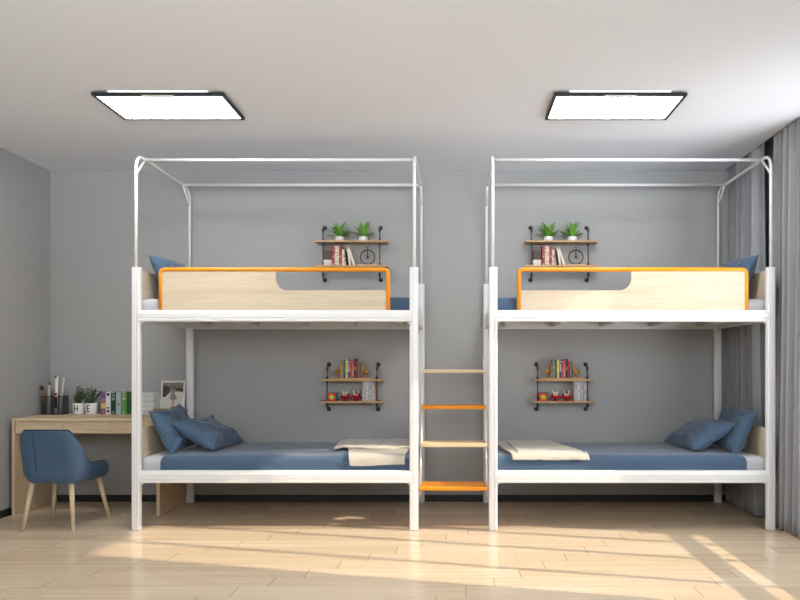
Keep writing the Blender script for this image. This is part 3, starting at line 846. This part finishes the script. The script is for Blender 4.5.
# wheel ornament
t = thing('wheel_ornament', '', 'ornament', (sx(367.0), YW-0.075, LS), 'wheel ornaments on the upper shelves')
b = NB(); box(b, -0.083, 0.078, -0.035, 0.035, 0, 0.012); obj('base', b, M['goldbase'], t, bevel=0.002)
b = NB(); rr = 0.062; zc = 0.012+0.066
tube(b, [(rr*math.cos(2*PI*k/36), 0, zc+rr*math.sin(2*PI*k/36)) for k in range(37)], 0.0048, 8, cap=False)
w_ = obj('wheel', b, M['bronze'], t)
b = NB()
for k in range(12):
    a = 2*PI*k/12; tube(b, [(0, 0, zc), (rr*math.cos(a), 0, zc+rr*math.sin(a))], 0.0009, 5)
obj('spokes', b, M['bronze'], w_)
b = NB(); sphere(b, (0, 0, zc), 0.009); obj('hub', b, M['bronze'], w_)
b = NB(); tube(b, [(0, -0.008, zc), (0, -0.008, zc+rr+0.010), (0, 0, zc+rr+0.022)], 0.0025, 8); tube(b, [(0, 0.008, zc), (0, 0.008, zc+rr+0.010), (0, 0, zc+rr+0.022)], 0.0025, 8)
tube(b, [(-0.014, 0, zc+rr+0.024), (0.014, 0, zc+rr+0.024)], 0.0025, 8); obj('fork', b, M['bronze'], t)
both(t, 'dark spoked wheel ornament on a wooden base, on the plant shelf {w}')

# items on the small shelves
sl = lambda p: (p-456)/116.4
spec = (('spine_sage', rgb(120, 136, 110), rgb(190, 160, 70), 342.1, 2.0, 17.6, 'sage green book'),
        ('spine_bluegreen', rgb(78, 108, 92), rgb(40, 70, 140), 344.4, 2.3, 18.2, 'green and blue book'),
        ('spine_yellow', rgb(236, 206, 66), rgb(240, 226, 150), 346.7, 1.9, 18.6, 'bright yellow book'),
        ('spine_navy', rgb(36, 68, 132), rgb(200, 206, 190), 348.8, 1.9, 18.6, 'navy blue book'),
        ('spine_crimson2', rgb(164, 42, 52), rgb(214, 110, 100), 350.8, 1.8, 18.0, 'crimson book'),
        ('spine_pinkred', rgb(208, 66, 74), rgb(230, 150, 140), 352.9, 2.0, 18.6, 'pinkish red book'),
        ('spine_black', rgb(44, 44, 44), rgb(150, 150, 40), 355.2, 2.4, 19.0, 'black and lime book'),
        ('spine_scarlet', rgb(190, 36, 44), rgb(120, 24, 30), 357.6, 1.9, 17.0, 'scarlet book'),
        ('spine_greyblue', rgb(120, 136, 148), rgb(70, 84, 96), 359.6, 1.8, 16.6, 'grey blue book'))
t = thing('book_stand', '', 'bookends', (sl(351), YW-0.075, T2), 'gold bird bookends')
b = NB(); box(b, -0.185, 0.190, -0.035, 0.045, 0, 0.010); obj('base', b, M['goldbase'], t, bevel=0.002)
for s in (-1, 1):
    x = s*0.128
    b = NB(); tube(b, [(x, 0, 0.010), (x, 0, 0.050)], 0.003, 8); lathe(b, [(0, 0.010), (0.013, 0.010), (0.011, 0.014), (0, 0.015)], (x, 0, 0), 16)
    sphere(b, (x, 0, 0.062), 0.017, 1.25, 0.7, 0.85)
    sphere(b, (x-s*0.0-s*0.016*(-1 if s > 0 else -1)*0, 0, 0.074), 0.001)
    tube(b, [(x+s*0.012, 0, 0.064), (x+s*0.026, 0, 0.080)], 0.003, 8, radii=[0.008, 0.002])
    tube(b, [(x-s*0.010, 0, 0.064), (x-s*0.020, 0, 0.078), (x-s*0.024, 0, 0.084)], 0.003, 8, radii=[0.009, 0.008, 0.007])
    sphere(b, (x-s*0.024, 0, 0.087), 0.009); 
    obj('bird', b, M['gold'], t)
    b = NB(); box(b, s*0.091, s*0.096, -0.03, 0.04, 0.010, 0.135); sphere(b, (s*0.101, -0.01, 0.100), 0.010); sphere(b, (s*0.099, 0.01, 0.120), 0.009)
    obj('bookend_plate', b, M['gold'], t, bevel=0.001)
both(t, 'gold bird bookends holding colourful books, small shelf {w}')
for nm, c1, c2, px, wpx, hpx, lb in spec:
    m_ = spine(nm, c1, c2, 6, 0.6)
    o = book(sl(px), YW-0.115, T2+0.010, wpx/116.4*0.97, hpx/116.4, 0.09, m_, '', 'colourful books on the small shelves')
    both(o, lb + ' between the gold birds on the small shelf {w}')
t = thing('gift_box', '', 'box', (sl(331.8), YW-0.12, L2), 'red boxes on the small shelves')
b = NB(); box(b, -0.036, 0.034, 0, 0.07, 0, 0.068); obj('box_body', b, M['redbox'], t, bevel=0.001)
b = NB()
for k in range(5):
    a = R(90+72*k); c_, s_ = math.cos(a), math.sin(a)
    poly = [(0+c_*u_-s_*v_, 0.034+s_*u_+c_*v_) for u_, v_ in ((0, -0.004), (0.012, -0.009), (0.022, -0.005), (0.024, 0), (0.022, 0.005), (0.012, 0.009), (0, 0.004))]
    prism(b, poly, 'y', -0.0022, 0.0)
obj('flower_print', b, M['lime'], t)
b = NB(); box(b, -0.037, 0.040, -0.0005, 0.074, 0.068, 0.074); box(b, 0.034, 0.040, 0, 0.074, 0, 0.068); obj('lid', b, M['teal'], t)
both(t, 'small red box with a lime flower print, on the small shelf {w}')
def toy(x, lab, hornlean):
    t = thing('toy_monster', '', 'toy', (x, YW-0.08, L2), 'red horned toys on the small shelves')
    b = NB(); sphere(b, (0, 0, 0.043), 0.032, 1.1, 0.9, 0.9); lathe(b, [(0, 0), (0.024, 0), (0.026, 0.006), (0.018, 0.012), (0, 0.014)], seg=18); obj('body', b, M['red'], t)
    for s in (-1, 1):
        b = NB(); sphere(b, (s*0.011-0.002, -0.026, 0.056), 0.0095, 1, 0.6, 0.9); e = obj('eye', b, M['eye'], t)
        b = NB(); sphere(b, (s*0.011-0.002, -0.032, 0.055), 0.003, 1, 0.5, 1); obj('pupil', b, M['ink'], e)
        b = NB(); tube(b, [(s*0.014, 0, 0.066), (s*0.024, 0, 0.078), (s*0.022+hornlean, 0, 0.096)], 0.005, 8, radii=[0.0075, 0.006, 0.001]); obj('horn', b, M['horn'], t)
        b = NB(); tube(b, [(s*0.030, 0, 0.036), (s*0.044, -0.004, 0.026), (s*0.052, -0.006, 0.022)], 0.005, 8, radii=[0.006, 0.005, 0.008]); obj('arm', b, M['red'], t)
    if hornlean == 0:
        b = NB(); sphere(b, (0, 0, 0.068), 0.022, 1.2, 0.8, 0.5); obj('hair', b, M['horn'], t)
    else:
        b = NB(); tube(b, [(0.0, 0, 0.068), (0.003, 0, 0.084)], 0.004, 6, radii=[0.007, 0.001]); obj('hair', b, M['leafd'], t)
    both(t, lab)
toy(sl(344.5), 'red horned toy with cream hair beside the red box, small shelf {w}', 0)
toy(sl(355.6), 'red horned toy beside the pale books, small shelf {w}', -0.003)
pale = ((363.9, 2.6, 'spine_p1', rgb(190, 176, 168), rgb(140, 110, 100), 'beige spined magazine file'),
        (367.1, 2.9, 'spine_p2', rgb(200, 200, 204), rgb(150, 160, 176), 'white magazine file'),
        (370.2, 2.7, 'spine_p3', rgb(150, 164, 180), rgb(206, 210, 214), 'blue grey magazine file'),
        (373.3, 2.7, 'spine_p4', rgb(196, 176, 170), rgb(130, 110, 110), 'pinkish magazine file'))
for px, wpx, nm, c1, c2, lb in pale:
    o = book(sl(px), YW-0.125, L2, wpx/116.4, 0.168, 0.10, spine(nm, c1, c2, 16, 0.82), '', 'pale volumes on the small shelves', name='magazine')
    both(o, lb.replace('magazine file', 'volume') + ' on the lower board of the small shelf {w}')

# ------------------------------------------------------------------ things on the desk
yd = 5.80; sD = 677/yd
dx = lambda p, y=5.80: (p-456)*y/677
# wire organiser
t = thing('pen_holder', 'dark wire mesh pen holder full of rolls and pencils on the desk corner', 'pen holder', (dx(56.5), yd-0.02, ZD))
b = NB()
a_, d_, h_ = 0.088, 0.05, 0.155
def wires(p0, p1, n, up):
    for k in range(n+1):
        q = Vector(p0).lerp(Vector(p1), k/n); tube(b, [q, q+Vector((0, 0, up))], 0.0007, 4, cap=False)
for p0, p1, n in (((-a_, -d_, 0), (a_, -d_, 0), 34), ((-a_, d_, 0), (a_, d_, 0), 34), ((-a_, -d_, 0), (-a_, d_, 0), 18), ((a_, -d_, 0), (a_, d_, 0), 18), ((0.0, -d_, 0), (0.0, d_, 0), 18)):
    wires(p0, p1, n, h_)
for k in range(18):
    z = 0.002+h_*k/17.5
    tube(b, [(-a_, -d_, z), (a_, -d_, z), (a_, d_, z), (-a_, d_, z), (-a_, -d_, z)], 0.0007, 4, cap=False)
mm = obj('wire_mesh', b, M['mesh'], t)
b = NB()
for z in (0.003, h_): tube(b, [(-a_, -d_, z), (a_, -d_, z), (a_, d_, z), (-a_, d_, z), (-a_, -d_, z)], 0.003, 6, cap=False)
obj('rim', b, M['mesh'], t)
b = NB(); box(b, -a_, a_, -d_, d_, 0, 0.002); obj('bottom', b, M['mesh'], t)
M['pattern'] = spine('black_white_roll', rgb(222, 222, 220), rgb(24, 24, 26), 9, 0.62)
def stick(name, cat, p0, p1, r, mat, label, tip=None, tiplen=0.03, y0=-0.01, y1=-0.01, grp='rolls and pencils in the pen holder'):
    base = Vector((dx(p0[0]), yd-0.02+y0, ZD+0.004)); top = Vector((dx(p1[0]), yd-0.02+y1, H+(366-p1[1])/sD))
    t_ = thing(name, label, cat, base, grp)
    v = top-base
    b = NB(); tube(b, [(0, 0, 0), v*(1-tiplen/v.length) if tip else v], r, 16); obj('shaft', b, mat, t_)
    if tip:
        b = NB(); tube(b, [v*(1-tiplen/v.length), v], r, 12, radii=[r*1.25, r*1.1]); obj('tip', b, tip, t_)
stick('pencil', 'pencil', (54.5, 413), (45.0, 386), 0.012, M['pencilbrown'], 'brown pencil with black end leaning furthest left in the wire holder', M['ink'], 0.035, -0.02, -0.035)
stick('pencil', 'pencil', (55.5, 413), (48.5, 382), 0.0105, M['pencilbrown'], 'plain brown pencil leaning left behind the black ended one', None, 0, 0.02, 0.03)
stick('paper_roll', 'paper roll', (52.3, 413), (53.2, 385), 0.0115, M['rollgrey'], 'upright short grey paper roll between the brown pencils', None, 0, -0.035, -0.035)
stick('pencil', 'pencil', (56.3, 413), (56.0, 390), 0.0085, M['pencilbrown'], 'shortest brown pencil standing upright in the wire holder', None, 0, 0.0, 0.0)
stick('paper_roll', 'paper roll', (59.5, 413), (60.2, 376), 0.0125, M['pattern'], 'tall black and white patterned roll in the wire holder', None, 0, -0.03, -0.03)
stick('paper_roll', 'paper roll', (61.5, 413), (65.0, 377), 0.0125, M['rollgrey'], 'tall grey paper roll leaning right in the wire holder', None, 0, -0.0, 0.0)

# letter mugs with plants
def letter_pot(px, strokes, seed, label):
    t = thing('potted_herb', label, 'potted plant', (dx(px), yd+0.0, ZD), 'letter pots on the desk')
    b = NB(); lathe(b, [(0, 0), (0.040, 0), (0.046, 0.008), (0.0505, 0.092), (0.050, 0.095), (0.047, 0.092), (0.045, 0.080), (0, 0.080)], seg=36)
    p = obj('pot', b, M['ceram'], t)
    # letter wrapped on the curved front
    b = NB()
    for (u0, u1, v0, v1) in strokes:
        n = 6; off = -0.016
        for k in range(n):
            ua, ub = u0+(u1-u0)*k/n+off, u0+(u1-u0)*(k+1)/n+off
            def P(u, v, e=0.0008):
                r_ = 0.0462+0.0045*(v-0.008)/0.084+e; a = u/0.048
                return (r_*math.sin(a), -r_*math.cos(a), v)
            q = [b.verts.new(P(ua, v0)), b.verts.new(P(ub, v0)), b.verts.new(P(ub, v1)), b.verts.new(P(ua, v1))]
            b.faces.new(q)
    obj('letter', b, M['ink'], p, recalc=False)
    b = NB(); lathe(b, [(0.045, 0.079), (0.02, 0.086), (0, 0.087)], seg=16); obj('soil', b, M['soil'], t)
    rnd = random.Random(seed); b = NB(); lf = NB()
    for i in range(22):
        a = rnd.uniform(0, 2*PI); l = rnd.uniform(0.08, 0.160); sp_ = rnd.uniform(0.1, 0.85)
        p0 = Vector((rnd.uniform(-.02, .02), rnd.uniform(-.02, .02), 0.084)); dr = Vector((math.cos(a)*sp_, math.sin(a)*sp_, 1)).normalized()
        if dr.y > 0.3: dr.y = 0.3
        pts = [p0+dr*l*k/4+Vector((math.cos(a), math.sin(a), 0))*0.012*(k/4)**2 for k in range(5)]
        tube(b, pts, 0.0012, 5)
        for k in range(14):
            f = rnd.uniform(0.2, 1.0); c = p0+dr*l*f
            n_ = Vector((rnd.uniform(-1, 1), rnd.uniform(-1, 1), rnd.uniform(-.3, 1))).normalized()
            u_ = n_.orthogonal().normalized(); w_ = n_.cross(u_); s = rnd.uniform(0.007, 0.012)
            c2 = c + u_*s
            q = [c, c2+w_*s*0.55, c+u_*s*2.1, c2-w_*s*0.55]
            lf.faces.new([lf.verts.new(v) for v in q])
    obj('stems', b, M['stem'], t); obj('leaves', lf, M['leafd'], t, recalc=False)
letter_pot(78.9, ((0.004, 0.011, 0.022, 0.078), (0.027, 0.034, 0.022, 0.078), (0.011, 0.027, 0.046, 0.054)), 3, 'leafy plant in a white pot lettered H on the desk')
letter_pot(91.3, ((0.004, 0.011, 0.022, 0.078), (0.011, 0.030, 0.071, 0.078), (0.011, 0.027, 0.046, 0.053), (0.011, 0.030, 0.022, 0.029)), 6, 'leafy plant in a white pot lettered E on the desk')

dspec = ((103.2, 4.4, 22.0, 'multi', rgb(120, 84, 150), rgb(216, 120, 70), rgb(220, 190, 90), 'purple and orange patterned book next to the E pot'),
         (108.1, 4.9, 22.3, 'whtext', rgb(226, 222, 220), rgb(60, 56, 66), None, 'white spined book with dark lettering'),
         (113.2, 4.5, 22.0, 'dgreen', rgb(32, 56, 44), rgb(150, 168, 150), None, 'dark green book between the white and the pale blue one'),
         (118.3, 5.0, 22.0, 'bluepink', rgb(164, 186, 196), rgb(186, 122, 100), None, 'pale blue and brown book'),
         (124.0, 5.4, 22.3, 'green', rgb(92, 150, 80), rgb(190, 160, 140), None, 'light green book with beige print'),
         (128.9, 3.6, 22.0, 'deepgreen', rgb(30, 88, 40), rgb(24, 70, 34), None, 'deep green book half behind the bed post'))
for px, wpx, hpx, nm, c1, c2, c3, lb in dspec:
    book(dx(px), yd, ZD, wpx/sD*0.97, hpx/sD, 0.11, spine('spine_'+nm, c1, c2, 8, 0.72, c3), lb+' on the desk', 'books standing on the desk')
M['wspine'] = spine('spine_white_print', rgb(222, 221, 219), rgb(172, 170, 168), 26, 0.62)
wl_ = ('thin white book touching the bed post', 'second thin white book from the bed post', 'third thin white book from the bed post', 'fourth thin white book from the bed post', 'fifth thin white book from the bed post')
for i in range(5):
    book(dx(142.0+2.75*i), yd, ZD, 2.6/sD, 21.8/sD, 0.11, M['wspine'], wl_[i], 'white books standing on the desk')
book(dx(157.2), yd+0.005, ZD, 4.6/sD, 21.4/sD, 0.11, M['rollgrey'], 'plain grey thick book next to the photo frame', 'white books standing on the desk')

# framed photograph leaning on the wall
fw, fh = 24.3/sD, 33.5/sD
t = thing('photo_frame', 'pale framed photograph of a person in a grey dress on the desk', 'picture frame', (dx(171.8), yd+0.0, ZD), rot=(R(-6), 0, 0))
b = NB(); bw = 0.016
box(b, -fw/2, fw/2, 0, 0.015, 0, bw); box(b, -fw/2, fw/2, 0, 0.015, fh-bw, fh)
box(b, -fw/2, -fw/2+bw, 0, 0.015, bw, fh-bw); box(b, fw/2-bw, fw/2, 0, 0.015, bw, fh-bw)
obj('frame', b, M['framew'], t, bevel=0.002)
b = NB(); x0, x1, z0, z1 = -fw/2+bw, fw/2-bw, bw, fh-bw; W_, H_ = x1-x0, z1-z0
box(b, x0, x1, 0.008, 0.012, z0, z1, 0)
def pl(poly, mi, lay): prism(b, [(x0+u*W_, z0+v*H_) for u, v in poly], 'y', 0.008-0.0006*lay, 0.008, mi)
pl([(0, .72), (1, .68), (1, 1), (0, 1)], 2, 1)
pl([(0, .52), (.10, .50), (.34, .66), (.36, .82), (.16, .90), (0, .92)], 1, 2)
pl([(.62, .74), (1, .70), (1, .80), (.7, .84)], 1, 2)
pl([(.42, .66), (.56, .66), (.70, .46), (.62, .42), (.42, .42), (.34, .47)], 3, 3)
pl([(.40, .82), (.58, .82), (.62, .70), (.56, .64), (.42, .64), (.34, .74)], 3, 3)
pl([(.44, .92), (.55, .92), (.60, .85), (.58, .78), (.42, .78), (.40, .86)], 1, 4)
pl([(.465, .88), (.53, .88), (.53, .81), (.465, .81)], 4, 5)
pl([(.46, .42), (.515, .42), (.50, .16), (.455, .16)], 4, 3)
pl([(.53, .42), (.58, .42), (.56, .18), (.52, .18)], 4, 3)
pl([(.44, .18), (.56, .18), (.56, .06), (.38, .03), (.40, .08)], 5, 4)
obj('print', b, [M['printcream'], M['printdark'], M['printmid'], M['printdress'], M['printskin'], M['printboot']], t)
t = thing('trinket_box', 'small brown wooden box in front of the photo frame on the desk', 'box', (dx(163.5), yd-0.06, ZD))
b = NB(); box(b, -0.05, 0.05, -0.03, 0.03, 0, 0.042); obj('box_body', b, M['boxbrown'], t, bevel=0.003)
b = NB(); box(b, -0.052, 0.052, -0.032, 0.032, 0.042, 0.050); obj('lid', b, M['boxbrown'], t, bevel=0.002)

# ------------------------------------------------------------------ light
SKY_FILL_REAR = 6.0
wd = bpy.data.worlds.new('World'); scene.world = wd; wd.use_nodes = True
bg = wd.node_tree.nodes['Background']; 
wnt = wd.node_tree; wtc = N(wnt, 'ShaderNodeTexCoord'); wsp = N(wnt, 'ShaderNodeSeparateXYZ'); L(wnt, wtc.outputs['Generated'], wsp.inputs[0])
# sky shaped as added fill: brightest behind the camera, dimmer towards the right-hand window
wr_ = mathn(wnt, 'MULTIPLY', mathn(wnt, 'MAXIMUM', mathn(wnt, 'MULTIPLY', wsp.outputs['Y'], -1.0), 0.0), SKY_FILL_REAR)
gl = mathn(wnt, 'MINIMUM', mathn(wnt, 'MAXIMUM', mathn(wnt, 'MULTIPLY', wsp.outputs['Z'], -7.0), 0.0), 1.0)   # added glow from below the horizon, brightens the ceiling
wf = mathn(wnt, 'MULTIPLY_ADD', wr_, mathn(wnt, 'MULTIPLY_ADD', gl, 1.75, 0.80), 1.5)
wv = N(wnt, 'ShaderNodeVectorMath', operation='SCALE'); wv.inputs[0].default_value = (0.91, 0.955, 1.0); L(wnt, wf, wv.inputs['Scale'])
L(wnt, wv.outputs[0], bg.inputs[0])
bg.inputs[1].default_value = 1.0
sl_ = bpy.data.lights.new('sun', 'SUN'); sl_.energy = 5.5; sl_.color = (1.0, 0.84, 0.64); sl_.angle = R(0.7)
so = bpy.data.objects.new('sun', sl_); COL.objects.link(so)
so.rotation_euler = Vector((-1, 0.24, -0.525)).to_track_quat('-Z', 'Y').to_euler()
so.location = (6, 2, 5)

# daylight portals: tell the sampler where the sky comes in
for nm, loc, rot, sx_, sy_ in (('window_portal', ((-3.2+2.2)/2, YR-0.02, (1.55+2.82)/2), (R(-90), 0, 0), 5.4, 1.27),
                               ('window_portal', (XR+0.01, (WY0+WY1)/2, (WZ0+WZ1)/2), (0, R(90), 0), WZ1-WZ0, WY1-WY0)):
    pl_ = bpy.data.lights.new(nm, 'AREA'); pl_.shape = 'RECTANGLE'; pl_.size = sx_; pl_.size_y = sy_
    pl_.cycles.is_portal = True
    po = bpy.data.objects.new(nm, pl_); COL.objects.link(po); po.location = loc; po.rotation_euler = rot

# ------------------------------------------------------------------ camera
cam = bpy.data.cameras.new('camera'); co = bpy.data.objects.new('camera', cam); COL.objects.link(co)
co.location = (0, 0, H); co.rotation_euler = (R(90), 0, 0)
cam.sensor_fit = 'HORIZONTAL'; cam.sensor_width = 36.0; cam.lens = 677/800*36.0
cam.shift_x = -(456-400)/800; cam.shift_y = (366-300)/800
cam.clip_start = 0.05
scene.camera = co
scene.view_settings.view_transform = 'Standard'; scene.view_settings.look = 'None'
scene.view_settings.exposure = 0.0; scene.view_settings.gamma = 1.0
scene.view_settings.use_curve_mapping = False
